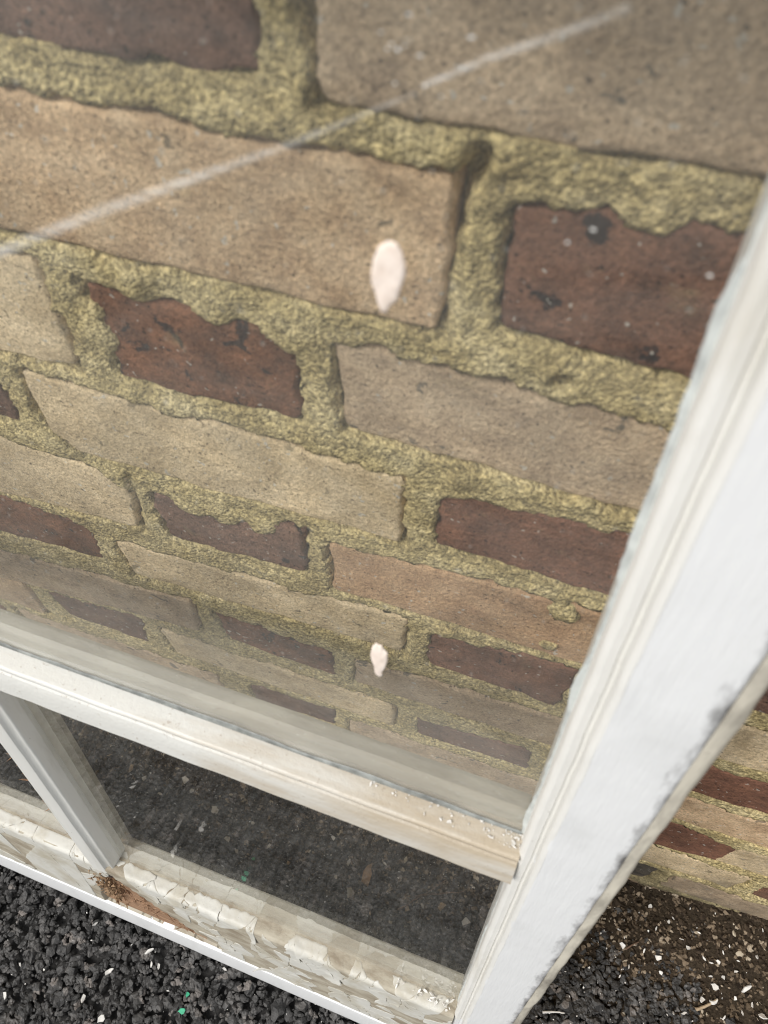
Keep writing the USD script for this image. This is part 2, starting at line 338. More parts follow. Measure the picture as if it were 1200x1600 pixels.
# measured corner points (pixels of the 1200 x 1600 photograph): top-left, top-right, bottom-right, bottom-left; None = regular bond
S, Hh = 's', 'h'
BR = {
 (0, 0, Hh): (None, (402, 0, 'e'), (412, 122), (0, 65, 'l')),
 (1, 0, S): ((0, 133, 'l'), (717, 272), (690, 517), (115, 382, 'l')),
 (1, 1, Hh): ((802, 312), (1142, 352), (1072, 597), (775, 511)),
}
def grid_corners(r, k, kind):
    hc = -(r % 2) * P_ / 2 + k * P_
    if kind == Hh:
        x0, x1 = hc - H_ / 2, hc + H_ / 2
    else:
        x0, x1 = hc + H_ / 2 + J_, hc + P_ - H_ / 2 - J_
    zt = -r * CZ; zb = zt - CZ + BT
    return np.array([[x0, zt], [x1, zt], [x1, zb], [x0, zb]], float)

# per brick: list of (corner index, px, py) fully measured corners, and (edge, px, py) points that shift an edge: t b l r
FIX = {
 (0, 0, Hh): ['2:412,122', 't:200,-40', 'b:0,65', 'r:402,0'],
 (0, 0, S): ['3:498,160', 'b:1165,272', 'l:475,0'],
 (1, 0, S): ['t:0,133', '1:717,272', '2:690,517', 'b:115,382'],
 (1, 1, Hh): ['0:802,312', '3:775,511', 't:1142,350', 'b:1072,596'],
 (2, -1, S): ['r:102,500', '2:128,574', 't:25,395', 'b:0,547'],
 (2, 0, Hh): ['0:122,435', '3:192,590', '1:460,520', '2:473,657'],
 (2, 0, S): ['0:518,528', '3:537,668', 't:1025,662', 'b:985,802'],
 (3, 0, Hh): ['2:37,662', '1:2,600', 'b:0,655'],
 (3, 0, S): ['0:27,573', '3:97,696', '1:634,743', '2:627,845'],
 (3, 1, Hh): ['0:685,765', '3:682,852', 't:977,832', 'b:945,930'],
 (4, -1, S): ['t:0,680', '1:200,743', '2:222,821', 'b:0,765'],
 (4, 0, Hh): ['0:229,766', '3:267,838', '1:473,826', '2:485,895'],
 (4, 0, S): ['0:515,840', '3:520,917', 't:930,952', 'b:800,1003'],
 (5, 0, Hh): ['t:0,772', '1:140,820', '2:165,875', 'b:0,830'],
 (5, 0, S): ['0:177,840', '3:212,894', '1:640,965', '2:630,1019'],
 (5, 1, Hh): ['0:667,985', '3:667,1035', 't:930,1052', 'b:858,1102'],
 (6, -1, S): ['1:300,935', '2:315,983', 't:0,855', 'b:0,898'],
 (6, 0, Hh): ['0:330,950', '3:360,998', '1:519,1019', '2:525,1055'],
 (6, 0, S): ['0:553,1026', '3:556,1062', 't:862,1115', 'b:850,1160'],
 (6, 1, Hh): ['t:1125,1201', 't:1200,1224', 'b:1097,1239', 'b:1197,1270', 'l:1080,1200', 'r:1290,1290'],
 (7, 0, Hh): ['0:72,922', '3:112,960', '1:217,962', '2:238,1005'],
 (7, 0, S): ['0:250,978', '3:275,1015', '1:617,1100', '2:619,1133'],
 (7, 1, Hh): ['0:648,1119', '3:654,1145', '1:833,1174', '2:826,1202'],
 (8, 0, Hh): ['0:385,1065', '3:400,1095', '1:525,1108', '2:524,1133'],
 (8, 1, Hh): ['t:1057,1289', '1:1154,1326', '2:1127,1346', 'b:1030,1318', 'l:1000,1290'],
}
def corners(key):
    C = grid_corners(*key)
    if key not in FIX:
        j = np.random.default_rng(abs(hash((key[0] * 31 + key[1] * 7 + (key[2] == S) * 3))) % 99991)
        return C + j.normal(0, 0.0012, (4, 2))
    out, done = C.copy(), set()
    sh = {}
    for s in FIX[key]:
        a, q = s.split(':'); px, py = map(float, q.split(','))
        w = wall_pt(px, py)
        if a in '0123':
            out[int(a)] = w; done.add(int(a))
        else:
            sh.setdefault(a, []).append(w)
    # shift unmeasured corners so that the edge passes through the measured edge points
    for a, (i, j) in {'t': (0, 1), 'b': (3, 2)}.items():
        if a in sh:
            pts = sh[a] + [out[m] for m in (i, j) if m in done]
            pts = np.array(pts)
            if len(pts) > 1 and np.ptp(pts[:, 0]) > 0.03:
                kx, k0 = np.polyfit(pts[:, 0], pts[:, 1], 1)
            else:
                kx, k0 = 0.0, pts[:, 1].mean()
            for m in (i, j):
                if m not in done:
                    out[m, 1] = kx * out[m, 0] + k0
    for a, (i, j) in {'l': (0, 3), 'r': (1, 2)}.items():
        for m in (i, j):
            if m not in done:
                o = j if m == i else i
                if a in sh:
                    out[m, 0] = np.mean([p[0] for p in sh[a]])
                elif o in done:
                    out[m, 0] = out[o, 0]
    for (i, j) in ((0, 1), (3, 2)):                       # no measured level on one side: stay parallel to the measured corner
        for m, o in ((i, j), (j, i)):
            if m not in done and o in done and ('t' if i == 0 else 'b') not in sh:
                out[m, 1] = out[o, 1]
    return out

def brick_mesh(C, seed, rough, face_y, fine, bite=None):
    """one brick face with rolled uneven arrises; C: 4 corners (x, z) TL TR BR BL"""
    w = np.linalg.norm(C[1] - C[0]); h = np.linalg.norm(C[3] - C[0])
    def axis(L, n):
        e = np.array([0, 0.0012, 0.003, 0.006]) / L
        return np.unique(np.r_[e, np.linspace(0.009 / L, 1 - 0.009 / L, n), 1 - e])
    nu, nv = (max(12, int(w / 0.005)), max(8, int(h / 0.005))) if fine else (5, 3)
    s, t = axis(w, nu), axis(h, nv)
    Sg, Tg = np.meshgrid(s, t, indexing='ij')
    X = ((1 - Sg) * (1 - Tg))[..., None] * C[0] + (Sg * (1 - Tg))[..., None] * C[1] + (Sg * Tg)[..., None] * C[2] + ((1 - Sg) * Tg)[..., None] * C[3]
    dx = np.minimum(Sg, 1 - Sg) * w; dz = np.minimum(Tg, 1 - Tg) * h
    # rounded corners
    rc = 0.007
    ax = np.clip(1 - dx / rc, 0, 1); az = np.clip(1 - dz / rc, 0, 1)
    push = np.maximum(0, np.sqrt(ax ** 2 + az ** 2) - 1)
    cen = C.mean(0)
    X = X + (cen - X) / np.linalg.norm(cen - X, axis=-1, keepdims=True).clip(1e-6) * (push * rc * 1.3)[..., None]
    e = np.minimum(dx, dz)
    p3 = np.stack([X[..., 0], np.full(X.shape[:2], seed * 0.37), X[..., 1]], -1)
    fall = np.clip(1 - e / 0.012, 0, 1)
    amp = rough
    X = X + np.stack([fb(p3, 70, seed) + 0.4 * fb(p3, 260, seed + 3), fb(p3, 70, seed + 11) + 0.4 * fb(p3, 260, seed + 14)], -1) * (amp * fall)[..., None]
    r = 0.0032
    roll = r * (1 - np.sqrt(1 - np.clip(1 - e / r, 0, 1) ** 2))
    y = face_y + roll * 1.3 + fb(p3, 45, seed + 5) * 0.0025 + fb(p3, 220, seed + 8) * 0.0010
    if bite is not None:
        y = y + bite(X[..., 0], X[..., 1])
    V = np.stack([X[..., 0], y, X[..., 1]], -1)
    a, b = V.shape[:2]
    F = grid_faces(a, b)
    Vf = V.reshape(-1, 3)
    # sides: extrude the rim back into the wall
    rim = np.r_[np.arange(a) * b, (a - 1) * b + np.arange(1, b), (np.arange(a - 2, -1, -1)) * b + b - 1, np.arange(b - 2, 0, -1)]
    back = Vf[rim].copy(); back[:, 1] = 0.03
    n0 = len(Vf); m = len(rim)
    i = np.arange(m); j = (i + 1) % m
    Fs = np.vstack([np.stack([rim[i], n0 + i, rim[j]], 1), np.stack([rim[j], n0 + i, n0 + j], 1)])
    # orient the face towards -y
    Fq = F if np.cross(Vf[F[0, 1]] - Vf[F[0, 0]], Vf[F[0, 2]] - Vf[F[0, 0]])[1] < 0 else F[:, ::-1]
    tm = trimesh.Trimesh(np.vstack([Vf, back]), np.vstack([Fq, Fs]), process=False)
    return tm

STYLE = {(0, 0, Hh): RED[2], (1, 1, Hh): RED[1], (2, 0, Hh): RED[0], (3, 0, Hh): RED[2], (3, 1, Hh): RED[3], (4, 0, Hh): RED[2], (5, 0, Hh): RED[0],
         (5, 1, Hh): RED[1], (6, 0, Hh): RED[0], (6, 1, Hh): RED[3], (7, 0, Hh): RED[2], (7, 1, Hh): RED[2], (8, 0, Hh): RED[2], (8, 1, Hh): RED[3], (10, 1, Hh): RED[4],
         (0, 0, S): BUFF[2], (1, 0, S): BUFF[0], (2, -1, S): BUFF[1], (2, 0, S): BUFF[2], (3, 0, S): BUFF[1], (4, -1, S): BUFF[1], (4, 0, S): BUFF[3],
         (5, 0, S): BUFF[1], (6, -1, S): BUFF[2], (6, 0, S): BUFF[2], (7, 0, S): BUFF[1], (8, 0, S): BUFF[2], (7, 1, S): BUFF[0], (8, 1, S): BUFF[1], (6, 2, S): BUFF[2], (9, 1, S): BUFF[1], (9, 0, S): BUFF[1], (10, 1, S): BUFF[2]}
X0, X1, ZT = -0.95, 1.35, 0.62
bricks = []
for r in range(-8, 14):
    for k in range(-4, 6):
        for kind in (Hh, S):
            key = (r, k, kind)
            C = corners(key)
            if C[:, 0].min() < X0 or C[:, 0].max() > X1:
                continue
            cz = C[:, 1].mean(); cx = C[:, 0].mean()
            if C[:, 1].max() < float(ground_z(cx, 0.0)) - 0.02:
                continue
            bricks.append((key, C))
for n, (key, C) in enumerate(bricks):
    r, k, kind = key
    rg = np.random.default_rng(1000 + (r + 20) * 64 + (k + 10) * 2 + (kind == S))
    m = STYLE.get(key) or (RED[rg.integers(0, 4)] if kind == Hh else BUFF[rg.integers(0, 4)])
    cx, cz = C.mean(0)
    fine = -0.45 < cx < 0.75 and cz < 0.14
    fy = (-0.0006 if kind == Hh else -0.0022) + rg.normal(0, 0.0006)
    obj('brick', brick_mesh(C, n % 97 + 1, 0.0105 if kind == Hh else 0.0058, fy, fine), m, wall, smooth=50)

# mortar: one uneven sandy bed that laps over the brick edges and falls back under the faces
BITES = [(1005, 325, .0055), (1030, 328, .006), (330, 470, .008), (455, 512, .009), (160, 520, .007), (150, 480, .004), (860, 1000, .007), (700, 980, .005),
         (300, 785, .010), (350, 800, .010), (410, 818, .008), (95, 690, .009), (190, 745, .008), (885, 590, .007), (210, 440, .006), (880, 955, .008), (720, 745, .006)]
HOLES = [(750, 243, .0032), (742, 268, .0035), (735, 290, .003), (478, 832, .0035), (880, 590, .0028)]
def mortar_mesh(x0, x1, z0, z1, st):
    xs = np.arange(x0, x1 + st / 2, st); zs = np.arange(z0, z1 + st / 2, st)
    Xg, Zg = np.meshgrid(xs, zs, indexing='ij')
    p3 = np.stack([Xg, np.zeros_like(Xg), Zg], -1)
    wob = fb(p3, 60, 41) * 0.009 + fb(p3, 190, 42) * 0.006
    inside = np.full(Xg.shape, -1.0); red = np.zeros(Xg.shape); rend = np.full(Xg.shape, 9.0)
    for key, C in bricks:
        lo, hi = C.min(0) - 0.02, C.max(0) + 0.02
        i0, i1 = np.searchsorted(xs, [lo[0], hi[0]]); j0, j1 = np.searchsorted(zs, [lo[1], hi[1]])
        if i1 <= i0 or j1 <= j0:
            continue
        sl = (slice(i0, i1), slice(j0, j1))
        x, z = Xg[sl], Zg[sl]
        d = np.full(x.shape, 9.0)
        for q in range(4):
            a, b = C[q], C[(q + 1) % 4]
            ed = b - a; nn = np.array([ed[1], -ed[0]]) / np.linalg.norm(ed)
            dd = (x - a[0]) * nn[0] + (z - a[1]) * nn[1]
            d = np.minimum(d, dd)
            if q == 1:
                rr = np.where((dd < 0.001), np.abs(dd), 9.0)
        better = d > inside[sl]
        inside[sl] = np.where(better, d, inside[sl])
        red[sl] = np.where(better & (d > -0.008), 1.0 if key[2] == Hh else 0.0, red[sl])
        if key[2] == S:
            mid = (d > -0.0075) & (z < C[:, 1].max() - 0.004) & (z > C[:, 1].min() - 0.002)
            rend[sl] = np.where(mid, np.minimum(rend[sl], rr), rend[sl])
    e = inside + wob + np.where(red > 0.5, 0.0008, 0.0018)
    bt = np.zeros(Xg.shape)
    for px, py, rad in BITES:
        w = wall_pt(px, py)
        bt = np.maximum(bt, np.clip(1.6 - np.hypot(Xg - w[0], (Zg - w[1])) / rad, 0, 1))
    e = e - bt * 0.02
    t = np.clip((e - 0.0002) / 0.004, 0, 1); t = t * t * (3 - 2 * t)
    lump = fb(p3, 30, 43) * 0.004 + fb(p3, 150, 44) * 0.0022 + fb(p3, 420, 45, 2) * 0.0016
    y = -0.0012 - 0.0010 * (1 - red) + lump + t * 0.014
    for px, py, rad in HOLES:
        w = wall_pt(px, py)
        y += 0.012 * np.clip(1.5 - np.hypot(Xg - w[0], Zg - w[1]) / rad, 0, 1)
    y -= bt * 0.0022
    y += 0.0045 * np.clip(1 - rend / 0.0065, 0, 1) * np.clip(fb(p3, 16, 46) * 3 + 0.75, 0, 1)
    V = np.stack([Xg, y, Zg], -1).reshape(-1, 3)
    F = grid_faces(len(xs), len(zs))
    if np.cross(V[F[0, 1]] - V[F[0, 0]], V[F[0, 2]] - V[F[0, 0]])[1] > 0:
        F = F[:, ::-1]
    # drop cells that lie wholly under brick faces
    keep = (e.ravel()[F] < 0.014).any(1)
    return trimesh.Trimesh(V, F[keep], process=True)
ZB = -0.95
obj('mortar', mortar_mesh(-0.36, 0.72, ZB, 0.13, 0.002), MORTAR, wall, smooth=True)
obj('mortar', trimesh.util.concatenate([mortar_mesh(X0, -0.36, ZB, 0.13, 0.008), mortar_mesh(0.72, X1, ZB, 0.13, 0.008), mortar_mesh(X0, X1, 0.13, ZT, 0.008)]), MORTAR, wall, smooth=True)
core = trimesh.creation.box((X1 - X0, 0.19, ZT - ZB)); core.apply_translation(((X0 + X1) / 2, 0.125, (ZT + ZB) / 2))
obj('backing', core, MORTAR, wall, smooth=False)

# ------------------------------------------------------------------ ground: tarmac, and the strip of soil along the wall
def sheet(x0, x1, y0, y1, st, zf):
    xs = np.arange(x0, x1 + st / 2, st); ys = np.arange(y0, y1 + st / 2, st)
    Xg, Yg = np.meshgrid(xs, ys, indexing='ij')
    return trimesh.Trimesh(np.stack([Xg, Yg, zf(Xg, Yg)], -1).reshape(-1, 3), grid_faces(len(xs), len(ys)), process=False)
def far_z(x, y):
    return ground_z(x, y) - 0.006
big = sheet(-60, 60, -60, -0.0, 0.75, lambda x, y: ground_z(x, np.minimum(y, -0.3)) - 0.008)
obj_t = obj('tarmac', trimesh.util.concatenate([
    sheet(-1.2, 1.8, -0.75, 0.03, 0.03, lambda x, y: far_z(x, y) - 0.001 + 0.002 * fb(np.stack([x, y, 0 * x], -1), 30, 5)),
    trimesh.Trimesh(big.vertices - [0, 0.70, 0.0], big.faces, process=False)]), TAR, smooth=True)
tag(obj_t, kind='structure')

def pebbles(n, xr, yr, size, flat, seed, sub=1, lift=0.0, dens=None, zf=ground_z, jit=0.35):
    g = np.random.default_rng(seed)
    base = trimesh.creation.icosphere(subdivisions=sub)
    bv, bf = np.array(base.vertices), np.array(base.faces)
    Vs, Fs = [], []
    pts = g.uniform([xr[0], yr[0]], [xr[1], yr[1]], (n, 2))
    if dens is not None:
        pts = pts[g.uniform(size=n) < dens(pts[:, 0], pts[:, 1])]
    n = len(pts)
    sz = size * np.exp(g.normal(0, 0.32, n))
    zz = zf(pts[:, 0], pts[:, 1])
    off = 0
    for i in range(n):
        v = bv * (1 + g.normal(0, jit, (len(bv), 1)) * 0.55)
        # cut a few random facets so that stones look crushed
        for _ in range(3):
            d = g.normal(size=3); d /= np.linalg.norm(d); lim = g.uniform(.45, .8)
            q = v @ d; v = v - np.maximum(q - lim, 0)[:, None] * d
        v = v * (np.array([1, g.uniform(.6, 1), g.uniform(flat * .7, flat)]) * sz[i] / 2)
        a = g.uniform(0, 2 * np.pi); ca, sa = math.cos(a), math.sin(a)
        tx = g.normal(0, .3); 
        Rz = np.array([[ca, -sa, 0], [sa, ca, 0], [0, 0, 1]]); Rx = np.array([[1, 0, 0], [0, math.cos(tx), -math.sin(tx)], [0, math.sin(tx), math.cos(tx)]])
        v = v @ Rx.T @ Rz.T + [pts[i, 0], pts[i, 1], zz[i] + lift * g.uniform(-.5, 1)]
        Vs.append(v); Fs.append(bf + off); off += len(v)
    return trimesh.Trimesh(np.vstack(Vs), np.vstack(Fs), process=False)

stones = trimesh.util.concatenate([
    pebbles(8600, (-0.42, 0.42), (-0.42, -0.10), 0.0068, 0.8, 11, 1, 0.002),
    pebbles(9000, (-0.42, 0.45), (-0.42, -0.10), 0.0040, 0.8, 12, 1, 0.0015),
    pebbles(2600, (-1.0, 1.4), (-0.7, -0.10), 0.010, 0.8, 13, 1, 0.001, dens=lambda x, y: ((x < -.4) | (x > .43) | (y < -.4)) * 1.0),
    pebbles(5200, (-0.42, 0.45), (-0.19, -0.03), 0.006, 0.7, 14, 1, 0.001)])
tag(obj('tarmac_chippings', stones, STONE, smooth=False), 'dark crushed stone chippings that make up the tarmac surface', 'chippings', kind='stuff')

def soil_edge(x):
    return -0.115 - 0.02 * np.sin(x * 9 + 1.0) + 0.05 * np.clip(x - .45, -0.2, .3) * -1
def soil_z(x, y):
    e = soil_edge(x) + fb(np.stack([x, y, 0 * x], -1), 25, 9) * 0.06
    up = np.clip((y - e) / 0.05, -1, 1)
    return ground_z(x, y) - 0.003 + 0.007 * up + fb(np.stack([x, y, 0 * x], -1), 40, 3) * 0.008
soil = sheet(-1.0, 1.4, -0.24, 0.012, 0.006, soil_z)
tag(obj('soil', soil, SOIL, smooth=True), kind='structure')
crumbs = trimesh.util.concatenate([
    pebbles(14000, (-0.34, 0.68), (-0.20, 0.0), 0.0040, 0.75, 21, 0, 0.0020, dens=lambda x, y: np.clip((y - soil_edge(x) + .06) / .05, 0, 1), zf=soil_z),
    pebbles(5000, (-0.34, 0.68), (-0.20, 0.0), 0.0055, 0.6, 22, 0, 0.0012, dens=lambda x, y: np.clip((y - soil_edge(x)) / .04, 0, 1) * .6, zf=soil_z)])
tag(obj('soil_crumbs', crumbs, CRUMB, smooth=False), 'dark brown crumbs of soil and grit heaped along the foot of the wall', 'soil', kind='stuff')

# ------------------------------------------------------------------ the window sash, built in its own frame: x = u along the rails, y = v up the stiles, z = n towards the viewer
U = np.array([0.9974116, -0.03456727, 0.0630492]); Vv = np.array([-0.05654584, 0.16454915, 0.98474674]); N = np.array([-0.0444147, -0.98576299, 0.1621686])
O = np.array([0.0, -0.20621465, -0.83571321])
SM = Gf.Matrix4d(1.0)
for i, row in enumerate((U, Vv, N)):
    SM.SetRow(i, Gf.Vec4d(*map(float, row), 0.0))
SM.SetRow(3, Gf.Vec4d(*map(float, O), 1.0))
sash = thing('window_sash', m=SM)
tag(sash, 'old white painted timber window sash leaning against the brick wall', 'window')
def sash_uv(px, py, n=0.0):
    P = hit(px, py, N, N @ O + n) - O
    return P @ U, P @ Vv

GN, BK = -0.016, -0.034           # front of the glass, back of the timber
HGT = 0.93
UL, UR = -0.475, 0.2675           # outer edges of the stiles

def sweep(profile, a0, a1, n, axis, amp=0.0003, seed=1, cap=True, wave=30):
    """extrude a closed (s, n) profile along u (axis 0) or v (axis 1) with hand-made unevenness"""
    pr = np.asarray(profile, float)
    ts = np.linspace(a0, a1, n)
    T = np.repeat(ts[:, None], len(pr), 1)
    Sx = np.repeat(pr[None, :, 0], n, 0); Nx = np.repeat(pr[None, :, 1], n, 0)
    pts = np.stack([T, Sx, Nx], -1)
    w1, w2 = fb(pts, wave, seed) * 2 * amp, fb(pts, wave, seed + 5) * 2 * amp
    pts[..., 1] += w1; pts[..., 2] += w2
    if axis == 1:
        pts = pts[..., [1, 0, 2]]
    m = len(pr)
    Vx = pts.reshape(-1, 3)
    i, j = np.meshgrid(np.arange(n - 1), np.arange(m), indexing='ij')
    a = (i * m + j).ravel(); b = a + m; d = (i * m + (j + 1) % m).ravel(); c = d + m
    F = np.vstack([np.stack([a, b, c], 1), np.stack([a, c, d], 1)])
    if cap:
        from shapely.geometry import Polygon as PG
        vv, ff = trimesh.creation.triangulate_polygon(PG(pr), engine='earcut')
        idx = np.array([np.argmin(np.linalg.norm(pr - q, axis=1)) for q in vv])
        F = np.vstack([F, idx[ff], idx[ff][:, ::-1] + (n - 1) * m])
    tm = trimesh.Trimesh(Vx, F, process=False)
    tm.fix_normals()
    return tm

def arc(cx, cn, r, a0, a1, k=5):
    a = np.radians(np.linspace(a0, a1, k))
    return [(cx + r * math.cos(x), cn + r * math.sin(x)) for x in a]

# right stile: moulded inner edge, wide flat, weathered outer corner split into its own part
flat = [(0.2228, GN - .0002), (0.2231, -0.0128), (0.2236, -0.0118)] + arc(0.2268, -0.0085, 0.0038, 205, 110, 6) + \
       [(0.2276, -0.0052), (0.2282, -0.0066), (0.2298, -0.0066), (0.2304, -0.0042)] + arc(0.2330, -0.0022, 0.0026, 165, 90, 5) + [(0.2355, 0.0003), (0.2480, 0.0003), (0.2590, 0.0001)]
stile_front = flat + [(0.2606, -0.0006), (0.2608, -0.0050), (0.2608, BK), (0.2228, BK), (0.2228, GN - 0.004)]
STILE = mat('stained_stile_paint', {
    "t": ("texture_coordinate", {}), "sx": ("separate_xyz", {}),
    "gr": ("map_range", {"from_min": 0.2520, "from_max": 0.2606, "to_min": -0.26, "to_max": 0.17, "clamp": True}),
    "mp": ("mapping", {"mapping_type": "point", "scale": (2.2, 0.7, 1)}),
    "n1": ("noise_texture", {"scale": 60.0, "detail": 6.0, "roughness": 0.65}),
    "ad": ("math", {"math_type": "add"}),
    "r1": ("map_range", {"from_min": 0.48, "from_max": 0.80, "to_min": 0.0, "to_max": 0.95, "clamp": True}),
    "n0": ("noise_texture", {"scale": 11.0, "detail": 5.0, "roughness": 0.6}),
    "r0": ("map_range", {"from_min": 0.55, "from_max": 0.8, "to_min": 0.0, "to_max": 1.0, "clamp": True}),
    "m0": ("mix_color", {"blend_type": "mix", "a": (.74, .745, .745), "b": (.62, .625, .62)}),
    "m1": ("mix_color", {"blend_type": "mix", "b": (.10, .095, .09)}),
    "n2": ("noise_texture", {"scale": 75.0, "detail": 3.0, "roughness": 0.5}),
    "r2": ("map_range", {"from_min": 0.745, "from_max": 0.775, "to_min": 0.0, "to_max": 0.35, "clamp": True}),
    "m2": ("mix_color", {"blend_type": "mix", "b": (.35, .30, .26)}),
    "mb": ("mapping", {"mapping_type": "point", "scale": (5, 0.5, 1)}),
    "nb": ("noise_texture", {"scale": 70.0, "detail": 5.0, "roughness": 0.6}),
    "b": ("bump", {"strength": 0.5, "distance": 0.0008}),
    "p": ("principled_bsdf", {"roughness": 0.36, "specular_ior_level": 0.45}),
}, [("t.object", "sx.vector"), ("sx.x", "gr.value"), ("t.object", "mp.vector"), ("mp.vector", "n1.vector"), ("n1.fac", "ad.value1"), ("gr.result", "ad.value2"),
    ("ad.value", "r1.value"), ("t.object", "n0.vector"), ("n0.fac", "r0.value"), ("r0.result", "m0.fac"), ("m0.result", "m1.a"), ("r1.result", "m1.fac"),
    ("t.object", "n2.vector"), ("n2.fac", "r2.value"), ("r2.result", "m2.fac"), ("m1.result", "m2.a"), ("m2.result", "p.base_color"),
    ("t.object", "mb.vector"), ("mb.vector", "nb.vector"), ("nb.fac", "b.height"), ("b.normal", "p.normal")])
obj('stile', sweep(stile_front, 0.0, HGT, 240, 1, 0.0003, 3), STILE, sash, smooth=35)
edge_pr = [(0.2606, BK + .001), (0.2606, -0.0022), (0.2613, -0.0013), (0.2628, -0.0016)] + arc(0.2636, -0.0055, 0.0038, 70, 5, 5) + [(0.2676, BK + .001)]
obj('stile_edge', sweep(edge_pr, 0.0, HGT, 300, 1, 0.0009, 9, wave=55), EDGE, sash, smooth=35)
# moulding strips stand 0.4 mm proud of the stile so that their creamier paint reads
mould = [(0.2226, GN + .0003), (0.2228, -0.0125), (0.2233, -0.0115)] + arc(0.2268, -0.0085, 0.0042, 205, 112, 6) + [(0.2279, -0.0050), (0.2284, -0.0063), (0.2297, -0.0063), (0.2302, -0.0040)] + \
        arc(0.2328, -0.0022, 0.0028, 165, 95, 4) + [(0.2334, -0.0022), (0.2308, -0.0070), (0.2290, -0.0080), (0.2260, -0.0140)]
obj('moulding', sweep(mould, 0.16, 0.885, 260, 1, 0.0004, 14, wave=60), CREAM, sash, smooth=35)
# left stile, mirrored
lst = [(-0.475 + (0.2675 - s), n) for s, n in [(0.2228, GN)] + flat[3:] + [(0.2660, -0.001), (0.2675, -0.004), (0.2675, BK), (0.2228, BK)]]
obj('stile', sweep(lst, 0.0, HGT, 60, 1, 0.0004, 23), WHITE, sash, smooth=35)
UGL = -0.475 + (0.2675 - 0.2228)      # inner edge of the left stile
# top rail
tp = [(0.885, BK), (0.885, -0.004), (0.889, 0.0), (0.926, 0.0), (HGT, -0.004), (HGT, BK)]
obj('top_rail', sweep(tp, UGL, 0.2226, 60, 0, 0.0003, 31), WHITE, sash, smooth=35)
# transom (horizontal glazing bar): ledge, soft arris, front
tv = 0.5135
tr = [(tv, GN), (tv - .0004, -0.0085), (tv - 0.0006, -0.0068)] + arc(tv - 0.0029, -0.0056, 0.0023, 10, 80, 6) + [(tv - 0.0040, -0.0036), (tv - 0.0048, -0.0050), (tv - 0.0062, -0.0050), (tv - 0.0070, -0.0034), (tv - 0.0105, -0.0020), (tv - 0.016, -0.0012)] + \
     arc(tv - 0.0238, -0.0032, 0.0030, 80, -20, 6) + [(tv - 0.0225, -0.010), (tv - 0.0225, BK), (tv, BK), (tv, GN - .004)]
tpath = obj('transom', sweep(tr, UGL, 0.2235, 240, 0, 0.0005, 37, wave=40), TRANS, sash, smooth=35)
REAR = paint_mat('grimy_rear_paint', (.44, .425, .36), (.27, .25, .20), 0.40, 0.66, 0.7, 24.0, 0.0009, (.6, 2, 2), 0.66)
def rear_ledge(v, parent, a0=UGL, a1=0.2226, axis=0, s=1):
    pr = [(v + s * .0007, GN - .0036), (v + s * .0007, BK - .0012), (v - s * .006, BK - .0012), (v - s * .006, GN - .0036)]
    return obj('rear_ledge', sweep(pr, a0, a1, 160, axis, 0.0003, 38), REAR, parent, smooth=35)
rear_ledge(tv, tpath)
# mullion (vertical glazing bar) below the transom, stopping short of the broken rail
def mullion():
    pr = [(-0.0902, GN), (-0.0905, -0.0085)] + arc(-0.0924, -0.0078, 0.0018, 5, 85, 5) + [(-0.0938, -0.0072), (-0.0956, -0.0066), (-0.0972, -0.0052), (-0.0980, -0.0034), (-0.0992, -0.0028), (-0.106, -0.0026)] + \
         arc(-0.1106, -0.0050, 0.0026, 80, 175, 5) + [(-0.1136, GN), (-0.1136, BK), (-0.0902, BK), (-0.0902, GN - .004)]
    return sweep(pr, 0.1480, tv - 0.023, 150, 1, 0.0003, 41)
mpath = obj('mullion', mullion(), GREYP, sash, smooth=35)
rear_ledge(-0.0902, mpath, 0.1665, tv - .023, 1)
hole = trimesh.creation.icosphere(subdivisions=3); hole.vertices *= [0.0065, 0.0022, 0.0040]; hole.vertices += [-0.0985, 0.1475, -0.0062]
obj('rotten_end', hole, DARK, sash)

# bottom rail: ledge at the glass, peeling face, groove, white lip; part of the face broken to bare wood
bv = 0.1655
rail_pts = [(bv, GN), (bv - .0006, -0.0095)] + arc(bv - 0.0048, -0.0075, 0.0042, 10, 78, 6) + \
           [(bv - 0.012 - 0.0065 * i, -0.0030 + 0.00018 * i) for i in range(15)] + [(0.0560, -0.0002), (0.0545, -0.0018), (0.0525, -0.0018), (0.0510, 0.0004)] + \
           [(0.044, 0.0010), (0.030, 0.0010), (0.012, 0.0009), (0.004, 0.0002), (0.001, -0.002), (0.0, BK), (bv, BK), (bv, GN - 0.004)]
def rail():
    tm = sweep(rail_pts, UGL, 0.2228, 420, 0, 0.00015, 51, wave=45)
    v = np.array(tm.vertices); f = np.array(tm.faces)
    # break: between the mullion foot and some way right of it
    u, vv_, n = v[:, 0], v[:, 1], v[:, 2]
    top = np.interp(u, [-0.125, -0.115, -0.10, -0.085, -0.06, -0.03, 0.0], [0.070, 0.12, 0.158, 0.140, 0.115, 0.090, 0.066]) + fb(v, 60, 3) * 0.012
    m = (u > -0.126) & (u < 0.004) & (vv_ < top) & (vv_ > 0.0545 + fb(v, 120, 6) * 0.004) & (n > -0.010)
    v[:, 2] -= np.where(m, 0.0045 + fb(np.stack([u * .25, vv_ * 3, 0 * u], -1), 60, 8) * 0.004, 0.0)
    fm = m[f].all(1)
    lip = (v[f][:, :, 1] < 0.0545).all(1) & (v[f][:, :, 2] > -0.006).all(1)
    def sub(mask):
        s = trimesh.Trimesh(v, f[mask], process=False); s.remove_unreferenced_vertices(); return s
    return sub(~fm & ~lip), sub(fm), sub(lip)
r_body, r_wood, r_lip = rail()
rl = obj('bottom_rail', r_body, PRIMER, sash, smooth=35)
rear_ledge(bv, rl)
tag(obj('bare_wood', r_wood, WOOD, rl, smooth=35), 'bare orange brown wood where the rail has split away')
